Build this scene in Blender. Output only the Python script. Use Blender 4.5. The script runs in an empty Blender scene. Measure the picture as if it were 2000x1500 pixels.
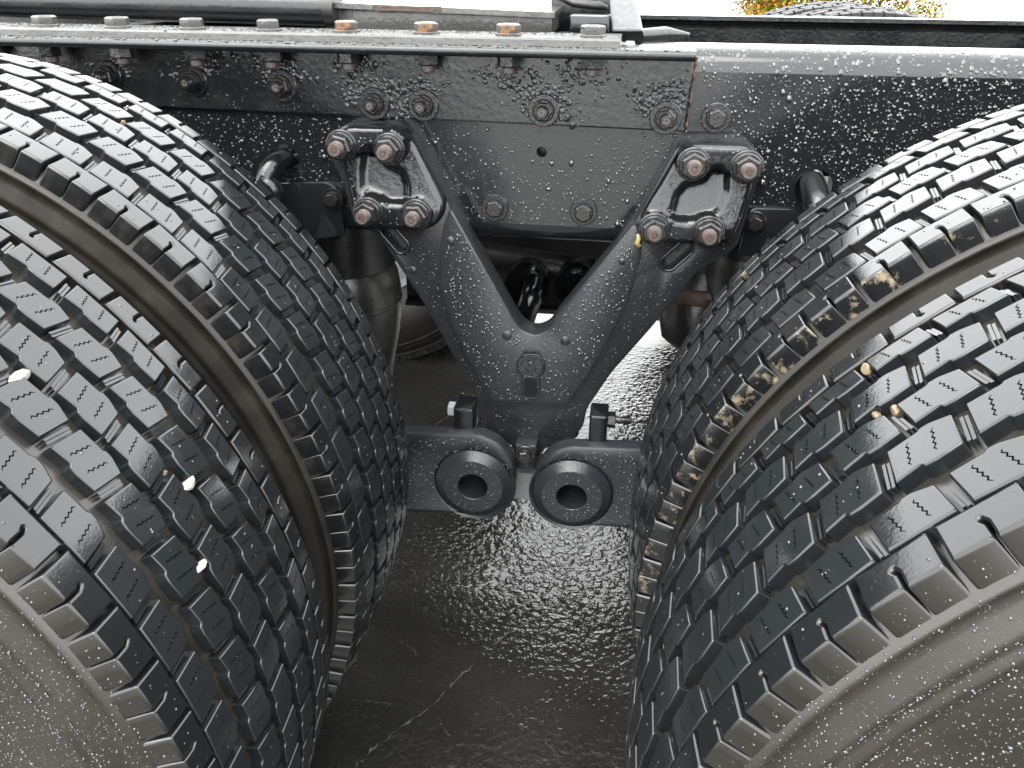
import bpy, bmesh, math, random
from mathutils import Vector, Matrix
from mathutils.geometry import delaunay_2d_cdt
R_ = math.radians
random.seed(7)
sc = bpy.context.scene

# ------------------------------------------------------------------ camera
CAM = Vector((0.1131, -0.3401, 1.1014)); YAW, PITCH, ROLL, FPX = 0.1379, 0.4840, 0.0085, 1554.5
def cam_axes():
    cy, sy, cp, sp = math.cos(YAW), math.sin(YAW), math.cos(PITCH), math.sin(PITCH)
    f = Vector((-sy*cp, cy*cp, -sp)); r = Vector((cy, sy, 0)); u = r.cross(f)
    c, s = math.cos(ROLL), math.sin(ROLL)
    return c*r+s*u, -s*r+c*u, f
CR, CU, CF = cam_axes()
cd = bpy.data.cameras.new('camera'); cam = bpy.data.objects.new('camera', cd); sc.collection.objects.link(cam)
cd.sensor_width = 36; cd.lens = FPX/2000*36; cd.clip_start = 0.02; cd.clip_end = 1000
m = Matrix.Identity(4)
for i in range(3):
    m[i][0] = CR[i]; m[i][1] = CU[i]; m[i][2] = -CF[i]; m[i][3] = CAM[i]
cam.matrix_world = m; sc.camera = cam

# ------------------------------------------------------------------ sky, sun, exposure (overcast, rain)
SUN_EL, SUN_AZ = R_(58), R_(205)
wd = bpy.data.worlds.new('World'); sc.world = wd; wd.use_nodes = True
nt = wd.node_tree; nt.nodes.clear()
sky = nt.nodes.new('ShaderNodeTexSky'); sky.sky_type = 'NISHITA'; sky.sun_disc = False
sky.sun_elevation = SUN_EL; sky.sun_rotation = SUN_AZ; sky.dust_density = 2; sky.air_density = 1.2; sky.ozone_density = 1
hs = nt.nodes.new('ShaderNodeHueSaturation'); hs.inputs['Saturation'].default_value = 0.10
bg = nt.nodes.new('ShaderNodeBackground'); bg.inputs['Strength'].default_value = 0.12
wo = nt.nodes.new('ShaderNodeOutputWorld')
cl = nt.nodes.new('ShaderNodeMix'); cl.data_type = 'RGBA'; cl.inputs[0].default_value = .86; cl.inputs[7].default_value = (6.9, 7.0, 7.0, 1)  # closed cloud cover over the clear sky
nt.links.new(sky.outputs[0], hs.inputs['Color']); nt.links.new(hs.outputs[0], cl.inputs[6]); nt.links.new(cl.outputs[2], bg.inputs[0]); nt.links.new(bg.outputs[0], wo.inputs[0])
sl = bpy.data.lights.new('sun', 'SUN'); sl.energy = 0.5; sl.angle = R_(45); sl.color = (1, .97, .92)
so = bpy.data.objects.new('sun', sl); sc.collection.objects.link(so); so.location = (0, 0, 6)
sd = Vector((math.sin(SUN_AZ)*math.cos(SUN_EL), math.cos(SUN_AZ)*math.cos(SUN_EL), math.sin(SUN_EL)))
so.rotation_euler = sd.to_track_quat('Z', 'Y').to_euler()
vs = sc.view_settings; vs.view_transform = 'Standard'; vs.look = 'None'; vs.exposure = 3.08; vs.gamma = 1; vs.use_curve_mapping = False

# ------------------------------------------------------------------ pixel -> place
def ray(px, py): return CF + CR*((px-1000)/FPX) - CU*((py-750)/FPX)
def P(px, py, y): d = ray(px, py); return CAM + d*((y-CAM.y)/d.y)
def G(px, py, z=0): d = ray(px, py); return CAM + d*((z-CAM.z)/d.z)
def PL(pts, y): return [(q.x, q.z) for q in (P(a, b, y) for a, b in pts)]

# ------------------------------------------------------------------ materials
def new_mat(name):
    mt = bpy.data.materials.new(name); mt.use_nodes = True
    return mt, mt.node_tree, mt.node_tree.nodes['Principled BSDF']
def N(t, kind, **kw):
    n = t.nodes.new(kind)
    for k, v in kw.items():
        if k in n.inputs: n.inputs[k].default_value = v
        else: setattr(n, k, v)
    return n
def ramp(t, fac, stops, interp='LINEAR'):
    r = t.nodes.new('ShaderNodeValToRGB'); r.color_ramp.interpolation = interp
    e = r.color_ramp.elements
    while len(e) < len(stops): e.new(0.5)
    for el, (p, c) in zip(e, stops): el.position = p; el.color = c if len(c) == 4 else (*c, 1)
    t.links.new(fac, r.inputs[0]); return r.outputs[0]
def mixc(t, fac, a, b):
    n = t.nodes.new('ShaderNodeMix'); n.data_type = 'RGBA'
    for i, v in ((0, fac), (6, a), (7, b)):
        if hasattr(v, 'type') and hasattr(v, 'links'): t.links.new(v, n.inputs[i])
        else: n.inputs[i].default_value = v if i == 0 else (*v, 1)
    return n.outputs[2]
def noise(t, scale, detail=4, rough=.55, coord='Object', vec=None):
    n = N(t, 'ShaderNodeTexNoise', Scale=scale, Detail=detail, Roughness=rough)
    if vec is None:
        tc = t.nodes.new('ShaderNodeTexCoord'); vec = tc.outputs[coord]
    t.links.new(vec, n.inputs['Vector']); return n.outputs['Fac']
def bump(t, b, h, strength, dist, normal=None):
    n = N(t, 'ShaderNodeBump', Strength=strength, Distance=dist); t.links.new(h, n.inputs['Height'])
    if normal: t.links.new(normal, n.inputs['Normal'])
    t.links.new(n.outputs[0], b.inputs['Normal']); return n.outputs[0]

def paint(name, col, r0, r1, bs=.25, bscale=90, grime=.25, gcol=(.05, .045, .036), coat=0.0):
    mt, t, b = new_mat(name)
    n1 = noise(t, 14, 6, .65, 'Object'); n2 = noise(t, bscale, 5, .6)
    g = ramp(t, n1, [(.48, (0, 0, 0)), (.78, (grime,)*3)])
    t.links.new(mixc(t, g, col, gcol), b.inputs['Base Color'])
    t.links.new(ramp(t, n1, [(.3, (r0,)*3), (.75, (r1,)*3)]), b.inputs['Roughness'])
    bump(t, b, n2, bs, .002)
    if coat: b.inputs['Coat Weight'].default_value = coat; b.inputs['Coat Roughness'].default_value = .04
    return mt
M = {}
M['rail'] = paint('black_rail_paint', (.0068, .0074, .0085), .09, .22, .05, 60, .12, (.022, .020, .017))
M['angle'] = paint('black_weathered_paint', (.006, .0065, .0075), .14, .36, .30, 120, .25, (.025, .022, .018))
M['cast'] = paint('black_cast_paint', (.0135, .0150, .0172), .18, .32, .25, 260, .25, (.022, .02, .017))
M['pad'] = paint('black_cast_gloss', (.005, .0055, .0065), .09, .24, .30, 110, .15, (.022, .02, .017))
M['dark'] = paint('black_underside_paint', (.009, .009, .0095), .22, .45, .3, 80, .4, (.030, .026, .021))
M['bolt'] = paint('black_bolt_paint', (.007, .0075, .0085), .12, .30, .35, 220, .3, (.035, .02, .012))
M['grey'] = paint('wet_grey_steel', (.055, .055, .053), .10, .35, .5, 150, .8, (.02, .017, .014))
M['galv'] = paint('galvanised_steel', (.16, .165, .17), .18, .35, .4, 130, .5, (.08, .075, .065))
M['bellows'] = paint('grey_rubber', (.014, .014, .013), .22, .45, .4, 60, .5, (.04, .036, .03))

def rust_mat(name, base, rust, lo, hi, scale=90):
    mt, t, b = new_mat(name)
    n = noise(t, scale, 6, .7); f = ramp(t, n, [(lo, (0, 0, 0)), (hi, (1, 1, 1))])
    t.links.new(mixc(t, f, base, rust), b.inputs['Base Color'])
    t.links.new(ramp(t, n, [(lo, (.3,)*3), (hi, (.75,)*3)]), b.inputs['Roughness']); bump(t, b, n, .6, .003); return mt
M['stud'] = rust_mat('worn_stud_steel', (.05, .047, .044), (.07, .026, .011), .46, .62, 160)
M['studrust'] = rust_mat('rusty_stud_end', (.021, .0165, .0135), (.040, .016, .0065), .46, .66, 200)
M['rust'] = rust_mat('rust_streak', (.012, .009, .007), (.085, .034, .012), .42, .66, 90)
M['rusthead'] = rust_mat('rusting_bolt_head', (.04, .037, .037), (.19, .08, .02), .52, .62, 120)

def rubber(name, col, rough, dirt, dcol, dscale=35, lo=.52, hi=.66, bs=.10, side=False):
    mt, t, b = new_mat(name)
    oi = t.nodes.new('ShaderNodeObjectInfo'); tc = t.nodes.new('ShaderNodeTexCoord')
    ad = N(t, 'ShaderNodeVectorMath', operation='MULTIPLY_ADD'); t.links.new(tc.outputs['Object'], ad.inputs[0])
    cb = t.nodes.new('ShaderNodeCombineXYZ')
    for i in range(3): t.links.new(oi.outputs['Random'], cb.inputs[i])
    ad.inputs[1].default_value = (1, 1, 1); 
    ml = N(t, 'ShaderNodeVectorMath', operation='SCALE'); t.links.new(cb.outputs[0], ml.inputs[0]); ml.inputs['Scale'].default_value = 37
    t.links.new(ml.outputs[0], ad.inputs[2]); v = ad.outputs[0]
    n1 = noise(t, dscale, 6, .7, vec=v); n2 = noise(t, 420, 3, .6, vec=v); n3 = noise(t, 9, 3, .5, vec=v)
    f = ramp(t, n1, [(lo, (0, 0, 0)), (hi, (dirt,)*3)])
    if side:  # dried mud clings to the lugs' side faces
        ge = t.nodes.new('ShaderNodeNewGeometry'); sx = t.nodes.new('ShaderNodeSeparateXYZ'); t.links.new(ge.outputs['True Normal'], sx.inputs[0])
        ab = N(t, 'ShaderNodeMath', operation='ABSOLUTE'); t.links.new(sx.outputs[1], ab.inputs[0])
        mk = N(t, 'ShaderNodeMath', operation='MULTIPLY'); t.links.new(ramp(t, ab.outputs[0], [(.45, (0, 0, 0)), (.75, (1, 1, 1))]), mk.inputs[0]); t.links.new(f, mk.inputs[1]); f = mk.outputs[0]
    t.links.new(mixc(t, f, col, dcol), b.inputs['Base Color'])
    rr = ramp(t, n1, [(.30, (rough*.75,)*3), (.55, (rough,)*3), (.8, (min(1, rough*2.0),)*3)])
    t.links.new(rr, b.inputs['Roughness'])
    b.inputs['IOR'].default_value = 1.5
    nb = bump(t, b, n3, .10, .006)
    bump(t, b, n2, bs, .0006, nb)
    return mt
M['tread'] = rubber('wet_tread_rubber', (.0098, .0112, .0122), .10, .40, (.022, .020, .017), 30, .55, .75)
M['tread_far'] = rubber('dull_tread_rubber', (.014, .0145, .015), .55, .5, (.03, .027, .022), 30, .45, .7)
M['tread_far'].node_tree.nodes['Principled BSDF'].inputs['IOR'].default_value = 1.25
M['shoulder'] = rubber('wet_shoulder_rubber', (.0058, .0062, .0066), .14, .6, (.026, .023, .018), 40, .50, .70, side=True)
M['shoulder_dusty'] = rubber('dusty_shoulder_rubber', (.0058, .0062, .0066), .14, .95, (.17, .138, .092), 55, .55, .66, side=True)
M['shoulder_outer'] = rubber('dull_shoulder_rubber', (.0072, .0080, .0086), .14, .95, (.0105, .0092, .0074), 40, .25, .45, side=True)
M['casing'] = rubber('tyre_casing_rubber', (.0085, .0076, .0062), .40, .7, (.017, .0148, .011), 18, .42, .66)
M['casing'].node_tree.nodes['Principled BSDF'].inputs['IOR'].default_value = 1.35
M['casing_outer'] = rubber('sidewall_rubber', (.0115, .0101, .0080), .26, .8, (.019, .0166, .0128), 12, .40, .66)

mt, t, b = new_mat('rain_water'); M['drop'] = mt
b.inputs['Base Color'].default_value = (.010, .0105, .011, 1); b.inputs['Roughness'].default_value = .03; b.inputs['IOR'].default_value = 1.75
M['pebble_white'] = rust_mat('pale_stone', (.40, .37, .33), (.26, .23, .19), .4, .7, 160)
M['pebble_tan'] = rust_mat('tan_stone', (.17, .125, .075), (.10, .068, .038), .4, .7, 200)
M['yellow'] = rust_mat('yellow_paint_blob', (.33, .27, .10), (.22, .18, .07), .4, .7, 200)

# wet pavement
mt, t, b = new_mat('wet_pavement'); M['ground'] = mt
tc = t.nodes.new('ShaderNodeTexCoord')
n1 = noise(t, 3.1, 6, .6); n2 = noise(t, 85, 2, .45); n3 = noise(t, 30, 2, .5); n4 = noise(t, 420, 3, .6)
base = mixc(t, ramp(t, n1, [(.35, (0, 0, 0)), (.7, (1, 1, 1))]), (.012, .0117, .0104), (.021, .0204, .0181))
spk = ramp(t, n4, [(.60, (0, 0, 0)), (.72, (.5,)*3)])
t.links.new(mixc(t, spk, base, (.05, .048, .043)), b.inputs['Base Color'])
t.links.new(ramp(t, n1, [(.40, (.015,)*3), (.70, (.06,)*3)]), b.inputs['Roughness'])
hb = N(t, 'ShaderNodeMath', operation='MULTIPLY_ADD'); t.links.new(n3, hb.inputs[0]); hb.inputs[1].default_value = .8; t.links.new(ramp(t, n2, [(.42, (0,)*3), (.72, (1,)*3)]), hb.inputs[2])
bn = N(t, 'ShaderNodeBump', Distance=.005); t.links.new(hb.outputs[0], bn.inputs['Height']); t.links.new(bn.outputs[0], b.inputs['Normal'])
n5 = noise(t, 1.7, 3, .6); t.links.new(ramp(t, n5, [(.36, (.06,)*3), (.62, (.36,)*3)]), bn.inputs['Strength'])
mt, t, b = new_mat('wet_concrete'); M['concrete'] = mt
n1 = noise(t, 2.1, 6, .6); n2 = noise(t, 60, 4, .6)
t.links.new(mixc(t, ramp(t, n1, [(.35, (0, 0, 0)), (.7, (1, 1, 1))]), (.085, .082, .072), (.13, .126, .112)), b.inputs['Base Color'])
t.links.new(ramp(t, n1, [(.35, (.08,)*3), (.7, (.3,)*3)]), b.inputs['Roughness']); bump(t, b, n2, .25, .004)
M['crack'] = rust_mat('crack_sediment', (.042, .040, .036), (.022, .021, .019), .4, .65, 260)

mt, t, b = new_mat('autumn_leaf'); M['leaf'] = mt
geo = t.nodes.new('ShaderNodeNewGeometry')
t.links.new(ramp(t, geo.outputs['Random Per Island'], [(0, (.040, .080, .006)), (.40, (.13, .13, .006)), (.70, (.22, .11, .006)), (1, (.19, .040, .005))]), b.inputs['Base Color'])
b.inputs['Roughness'].default_value = .7; b.inputs['Specular IOR Level'].default_value = .2
M['bark'] = rust_mat('bark', (.08, .06, .045), (.05, .04, .03), .4, .6, 40)

# ------------------------------------------------------------------ mesh helpers
COL = sc.collection
class MB:
    def __init__(s): s.v = []; s.f = []; s.mi = []
    def add(s, vs, fs, mi=0):
        o = len(s.v); s.v += [tuple(x) for x in vs]; s.f += [tuple(i+o for i in f) for f in fs]; s.mi += [mi]*len(fs); return s
    def box(s, a, b, mi=0):
        x0, y0, z0 = a; x1, y1, z1 = b
        return s.add([(x0,y0,z0),(x1,y0,z0),(x1,y1,z0),(x0,y1,z0),(x0,y0,z1),(x1,y0,z1),(x1,y1,z1),(x0,y1,z1)],
                     [(0,3,2,1),(4,5,6,7),(0,1,5,4),(1,2,6,5),(2,3,7,6),(3,0,4,7)], mi)
    def lathe(s, prof, o, ax, n=24, mi=0, phase=0.0):
        """prof: (radius, distance along ax)"""
        ax = Vector(ax).normalized(); t1 = ax.orthogonal().normalized(); t2 = ax.cross(t1); o = Vector(o); vs = []; fs = []
        for r, h in prof:
            for k in range(n):
                a = phase + 2*math.pi*k/n; vs.append(o+ax*h+(t1*math.cos(a)+t2*math.sin(a))*r)
        for j in range(len(prof)-1):
            for k in range(n):
                k2 = (k+1) % n; fs.append((j*n+k, j*n+k2, (j+1)*n+k2, (j+1)*n+k))
        if prof[0][0] > 1e-6: fs.append(tuple(range(n-1, -1, -1)))
        if prof[-1][0] > 1e-6: fs.append(tuple((len(prof)-1)*n+k for k in range(n)))
        return s.add(vs, fs, mi)
    def tube(s, pts, r, n=12, mi=0, cap=True):
        pts = [Vector(p) for p in pts]; rs = r if isinstance(r, (list, tuple)) else [r]*len(pts); vs = []; fs = []; nrm = None
        for i, p in enumerate(pts):
            d = (pts[min(i+1, len(pts)-1)]-pts[max(i-1, 0)]).normalized()
            nrm = (d.orthogonal() if nrm is None else nrm-d*nrm.dot(d)).normalized(); bn = d.cross(nrm)
            for k in range(n):
                a = 2*math.pi*k/n; vs.append(p+(nrm*math.cos(a)+bn*math.sin(a))*rs[i])
        for j in range(len(pts)-1):
            for k in range(n): fs.append((j*n+k, j*n+(k+1) % n, (j+1)*n+(k+1) % n, (j+1)*n+k))
        if cap: fs.append(tuple(range(n-1, -1, -1))); fs.append(tuple((len(pts)-1)*n+k for k in range(n)))
        return s.add(vs, fs, mi)
    def mesh(s, name, mats, smooth=35):
        me = bpy.data.meshes.new(name); me.from_pydata(s.v, [], s.f)
        for mm in (mats if isinstance(mats, (list, tuple)) else [mats]): me.materials.append(mm)
        me.polygons.foreach_set('material_index', s.mi); me.polygons.foreach_set('use_smooth', [True]*len(s.f))
        bm = bmesh.new(); bm.from_mesh(me); bmesh.ops.recalc_face_normals(bm, faces=bm.faces); bm.to_mesh(me); bm.free()
        if smooth < 180: me.set_sharp_from_angle(angle=R_(smooth))
        return me
    def build(s, name, mats, parent=None, smooth=35, loc=None):
        return link(name, s.mesh(name, mats, smooth), parent, loc)
def link(name, me, parent=None, loc=None):
    o = bpy.data.objects.new(name, me); COL.objects.link(o); o.parent = parent
    if loc: o.location = loc
    return o
def tag(o, label=None, cat=None, group=None, kind=None):
    for k, v in (('label', label), ('category', cat), ('group', group), ('kind', kind)):
        if v: o[k] = v
    return o
def catmull(pts, n=6, closed=False):
    pts = [Vector(p) for p in pts]; L = len(pts); out = []
    g = (lambda i: pts[i % L]) if closed else (lambda i: pts[min(max(i, 0), L-1)])
    for i in range(L if closed else L-1):
        a, b, c, d = g(i-1), g(i), g(i+1), g(i+2)
        for k in range(n):
            u = k/n; out.append(.5*((2*b)+(c-a)*u+(2*a-5*b+4*c-d)*u*u+(3*b-a-3*c+d)*u**3))
    if not closed: out.append(pts[-1])
    return out

# 2-D polygon helpers
def area(p): return .5*sum(p[i][0]*p[(i+1) % len(p)][1]-p[(i+1) % len(p)][0]*p[i][1] for i in range(len(p)))
def ccw(p): return list(p) if area(p) > 0 else list(p)[::-1]
def inside(q, p):
    c = False; j = len(p)-1
    for i in range(len(p)):
        if (p[i][1] > q[1]) != (p[j][1] > q[1]) and q[0] < (p[j][0]-p[i][0])*(q[1]-p[i][1])/(p[j][1]-p[i][1])+p[i][0]: c = not c
        j = i
    return c
def rounded(p, r, n=3):
    p = ccw(p); out = []; L = len(p)
    for i in range(L):
        a, b, c = Vector(p[i-1]), Vector(p[i]), Vector(p[(i+1) % L]); d1, d2 = a-b, c-b; l1, l2 = d1.length, d2.length
        rr = r[i] if isinstance(r, (list, tuple)) else r
        if d1.normalized().dot(d2.normalized()) < -.995 or rr <= 0: out.append(tuple(b)); continue
        k = min(rr, .45*l1, .45*l2); s, e = b+d1/l1*k, b+d2/l2*k
        for j in range(n+1):
            u = j/n; out.append(tuple((1-u)**2*s+2*u*(1-u)*b+u*u*e))
    return out
def normals2(p):
    out = []; L = len(p)
    for i in range(L):
        a, b, c = Vector(p[i-1]), Vector(p[i]), Vector(p[(i+1) % L]); e1, e2 = (b-a).normalized(), (c-b).normalized()
        n = Vector((e1.y+e2.y, -e1.x-e2.x)); n = n.normalized() if n.length > 1e-9 else Vector((e1.y, -e1.x))
        k = max(.5, n.dot(Vector((e1.y, -e1.x)))); out.append((n, 1/k))
    return out
def offset(p, d): return [(q[0]+n.x*d*k, q[1]+n.y*d*k) for q, (n, k) in zip(p, normals2(p))]
def cdt(outline, holes=(), extra=()):
    vs = [Vector(q) for q in outline]; ed = [(i, (i+1) % len(outline)) for i in range(len(outline))]
    for h in holes:
        o = len(vs); vs += [Vector(q) for q in h]; ed += [(o+i, o+(i+1) % len(h)) for i in range(len(h))]
    vs += [Vector(q) for q in extra]
    v2, _, f2, *_ = delaunay_2d_cdt(vs, ed, [], 0, 1e-7)
    keep = []
    for f in f2:
        c = (sum(v2[i].x for i in f)/len(f), sum(v2[i].y for i in f)/len(f))
        if inside(c, outline) and not any(inside(c, h) for h in holes): keep.append(tuple(f))
    return [tuple(v) for v in v2], keep

def plate(mb, outline, yf, yb, bev=.002, holes=(), floor=None, mi=0, back=True):
    """outline (x,z) extruded from yf (towards the viewer) to yb; holes cut to the depth floor (None: right through)"""
    o = ccw(outline); hs_ = [ccw(h) for h in holes]
    o_in = offset(o, -bev) if bev else o; o_m = offset(o, -bev*.3) if bev else o
    h_in = [offset(h, bev) for h in hs_] if bev else hs_
    v2, f2 = cdt(o_in, h_in); base = len(mb.v)
    mb.add([(x, yf, z) for x, z in v2], f2, mi)
    def ringwall(rings):
        L = len(rings[0][0]); vs = []; fs = []
        for pts, y in rings: vs += [(x, y, z) for x, z in pts]
        for j in range(len(rings)-1):
            for k in range(L): fs.append((j*L+k, j*L+(k+1) % L, (j+1)*L+(k+1) % L, (j+1)*L+k))
        mb.add(vs, fs, mi)
    ringwall([(o_in, yf), (o_m, yf+bev*.3), (o, yf+bev), (o, yb)] if bev else [(o, yf), (o, yb)])
    yh = yb if floor is None else floor
    for h, hi in zip(hs_, h_in):
        ringwall([(hi, yf), (offset(h, bev*.3), yf+bev*.3), (h, yf+bev), (h, yh)] if bev else [(h, yf), (h, yh)])
        if floor is not None:
            a, f = cdt(h); mb.add([(x, floor, z) for x, z in a], f, mi)
    if back:
        a, f = cdt(o, hs_ if floor is None else ()); mb.add([(x, yb, z) for x, z in a], f, mi)
def weld(me, d=1e-5):
    bm = bmesh.new(); bm.from_mesh(me); bmesh.ops.remove_doubles(bm, verts=bm.verts, dist=d); bmesh.ops.recalc_face_normals(bm, faces=bm.faces); bm.to_mesh(me); bm.free()
def plate_obj(name, mat, parent, *a, smooth=38, **k):
    mb = MB(); plate(mb, *a, **k); me = mb.mesh(name, mat, 180); weld(me); me.set_sharp_from_angle(angle=R_(smooth)); return link(name, me, parent)
def circle(c, r, n=24): return [(c[0]+r*math.cos(2*math.pi*k/n), c[1]+r*math.sin(2*math.pi*k/n)) for k in range(n)]

# rain drops: small domes standing on a surface
class Drops:
    def __init__(s): s.mb = MB()
    def put(s, p, n, r, h=.75, stretch=1.0, down=Vector((0, 0, -1))):
        n = Vector(n).normalized(); t2 = (down-n*down.dot(n))
        t2 = t2.normalized() if t2.length > 1e-3 else n.orthogonal().normalized(); t1 = n.cross(t2); p = Vector(p); K = 7; vs = []
        j = [random.uniform(.82, 1.18) for _ in range(K)]
        for rr, hh, sag in ((1, -.05, 0), (.86, .5, .12), (.45, .9, .2)):
            for k in range(K):
                a = 2*math.pi*k/K; vs.append(p+t1*(rr*r*j[k]*math.cos(a))+t2*((rr*j[k]*math.sin(a)*stretch+sag)*r)+n*(hh*h*r))
        vs.append(p+n*(h*r)+t2*(.2*r)); fs = []
        for q in range(2):
            for k in range(K): fs.append((q*K+k, q*K+(k+1) % K, (q+1)*K+(k+1) % K, (q+1)*K+k))
        for k in range(K): fs.append((2*K+k, 2*K+(k+1) % K, 3*K))
        s.mb.add(vs, fs)
    def build(s, name, parent, mat=None):
        o = s.mb.build(name, mat or M['drop'], parent, 180); o['kind'] = 'stuff'; return o
def rad(lo=.0007, hi=.0030): return .90*(lo+(hi-lo)*random.random()**3.0)

# ------------------------------------------------------------------ ground
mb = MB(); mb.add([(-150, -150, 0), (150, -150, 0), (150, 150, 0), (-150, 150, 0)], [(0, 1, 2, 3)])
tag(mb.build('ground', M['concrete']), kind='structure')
mb = MB(); mb.add([(-25, -1.1, .004), (25, -1.1, .004), (25, 2.06, .004), (-25, 2.06, .004)], [(0, 1, 2, 3)])  # dark strip added where the truck shades the ground; paler ground lightens the rail's reflection
ground = tag(mb.build('dark_strip', M['ground']), kind='structure')
def crack(px, w0):
    pts = catmull([G(a, b) for a, b in px], 9); mbk = MB(); vs = []; fs = []
    for i, q in enumerate(pts):
        d = (pts[min(i+1, len(pts)-1)]-pts[max(i-1, 0)]); d.z = 0; d.normalize(); n = Vector((-d.y, d.x, 0))
        q = q+n*random.uniform(-.0035, .0035); w = w0*.45*random.choice((.05, .3, .6, 1.0, 1.5))*random.uniform(.4, 1.1)*(.3 if i in (0, len(pts)-1) else 1)
        vs += [(q+n*w).to_tuple()[:2]+(.0052,), (q-n*w).to_tuple()[:2]+(.0052,)]
    fs = [(2*i, 2*i+1, 2*i+3, 2*i+2) for i in range(len(pts)-1)]
    mbk.add(vs, fs); return mbk.build('crack', M['crack'], ground)
crack([(1185, 1030), (1130, 1075), (1105, 1130), (1085, 1190), (1020, 1225), (960, 1265), (900, 1325), (850, 1375), (790, 1420), (720, 1475), (690, 1510)], .0042)
crack([(855, 1405), (870, 1430), (885, 1450)], .002)
crack([(950, 1365), (990, 1385), (1010, 1415), (1060, 1445), (1095, 1490), (1110, 1520)], .002)
crack([(760, 1100), (790, 1105), (815, 1125)], .0022)
crack([(780, 1255), (805, 1270), (815, 1285)], .0018)
crack([(690, 1370), (730, 1373), (765, 1380)], .002)
crack([(790, 870), (830, 850), (870, 820), (905, 800)], .004)
crack([(1060, 618), (1064, 634), (1052, 645)], .004)
crack([(1040, 640), (1070, 632), (1100, 622)], .003)
crack([(1180, 745), (1220, 742), (1262, 744)], .004)

# ------------------------------------------------------------------ the truck
truck = bpy.data.objects.new('truck', None); COL.objects.link(truck); truck.empty_display_size = .2
tag(truck, 'black truck chassis with dual rear tyres, wet and beaded with rain', 'truck')

# ---- tyres
AX, WT, DUAL, ZC = .6722, .2378, .3277, .495
RT, RG, CROWN = .523, .5095, .008
NP = 64; PITCH_DEG = 360/NP
def rtop(v): return RT-CROWN*((v-WT/2)/(WT/2))**2
def cyl(sv, v, h): # sv in metres along the tread, v from the outer edge
    a = sv/RT; r = rtop(v)+h; return (r*math.cos(a), v-WT/2, r*math.sin(a))
def sipe(c, v0, v1, slope, w=.00062, amp=.0008, n=9):
    L, Rr = [], []
    for i in range(n):
        u = i/(n-1); v = v0+(v1-v0)*u; s = c+slope*(u-.5)+(amp if i % 2 else -amp); ww = w*(.55 if i in (0, n-1) else 1)
        L.append((v, s+ww)); Rr.append((v, s-ww))
    return ccw(L+Rr[::-1])
def block_mb(outline, sipes, drop, grid=.009, bev=.0015):
    """outline (v, s); returns verts, normals, faces"""
    o = ccw(outline); rings = [(offset(o, -bev), 0), (offset(o, -bev*.28), -bev*.25), (o, -bev*1.05), (offset(o, .0006), None)]
    nr = normals2(o); xs = [q[0] for q in o]; ys = [q[1] for q in o]; top = rings[0][0]; ex = []
    if grid:
        v = min(xs)+grid/2
        while v < max(xs):
            s = min(ys)+grid/2
            while s < max(ys):
                if inside((v, s), offset(o, -bev*2.2)) and not any(inside((v, s), offset(h, .001)) for h in sipes): ex.append((v, s))
                s += grid
            v += grid
    v2, f2 = cdt(top, sipes, ex); V = []; NN = []; F = []
    for v, s in v2: V.append(cyl(s, v, 0)); a = s/RT; NN.append((math.cos(a), 0, math.sin(a)))
    F += f2
    L = len(o); b0 = len(V)
    for j, (pts, h) in enumerate(rings):
        for k, (v, s) in enumerate(pts):
            if h is None: dv, dh = drop(o[k]); V.append(cyl(s, v+dv, dh))
            else: V.append(cyl(s, v, h))
            a = s/RT; up = Vector((math.cos(a), 0, math.sin(a))); n2 = nr[k][0]
            lat = Vector((0, 1, 0))*n2.x+Vector((-math.sin(a), 0, math.cos(a)))*n2.y
            if j == 3 or j == 2:
                dv, dh = drop(o[k]); 
                if abs(dv) > 1e-6: lat = (lat+up*(abs(dv)/abs(dh))).normalized()
            w = (0, .55, 1, 1)[j]; NN.append(tuple((up*(1-w)+lat*w).normalized()))
    for j in range(3):
        for k in range(L): F.append((b0+j*L+k, b0+j*L+(k+1) % L, b0+(j+1)*L+(k+1) % L, b0+(j+1)*L+k))
    for h in sipes:
        b1 = len(V); H = len(h); nh = normals2(h)
        for hh in (0, -.0035):
            for k, (v, s) in enumerate(h):
                V.append(cyl(s, v, hh)); a = s/RT; n2 = -nh[k][0]; NN.append(tuple(Vector((0, 1, 0))*n2.x+Vector((-math.sin(a), 0, math.cos(a)))*n2.y))
        for k in range(H): F.append((b1+k, b1+(k+1) % H, b1+H+(k+1) % H, b1+H+k))
        F.append(tuple(range(b1+H, b1+2*H)))
    return V, NN, F
# orient faces so that they agree with the given normals
def orient(V, NN, F):
    out = []
    for f in F:
        a, b, c = (Vector(V[i]) for i in f[:3]); n = (b-a).cross(c-a); m_ = Vector((0, 0, 0))
        for i in f: m_ += Vector(NN[i])
        out.append(f if n.dot(m_) >= 0 else f[::-1])
    return out
def to_mesh(name, V, NN, F, mat):
    me = bpy.data.meshes.new(name); me.from_pydata(V, [], orient(V, NN, F)); me.materials.append(mat)
    me.polygons.foreach_set('use_smooth', [True]*len(me.polygons)); me.normals_split_custom_set_from_vertices(NN); return me
DEG = RT*math.pi/180
ROWS = [ # v0, v1, middle of the block (deg), slant (deg), left zigzag, right zigzag
    (.0263, .0525, 3.78, +.19, 0, 1), (.0675, .0960, 1.10, -.19, 1, 1), (.1050, .1325, 4.30, +.22, 1, 1), (.1430, .1710, 1.80, -.20, 1, 1), (.1855, .2085, 4.75, +.20, 1, 0)]
LEN = 4.68
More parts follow.
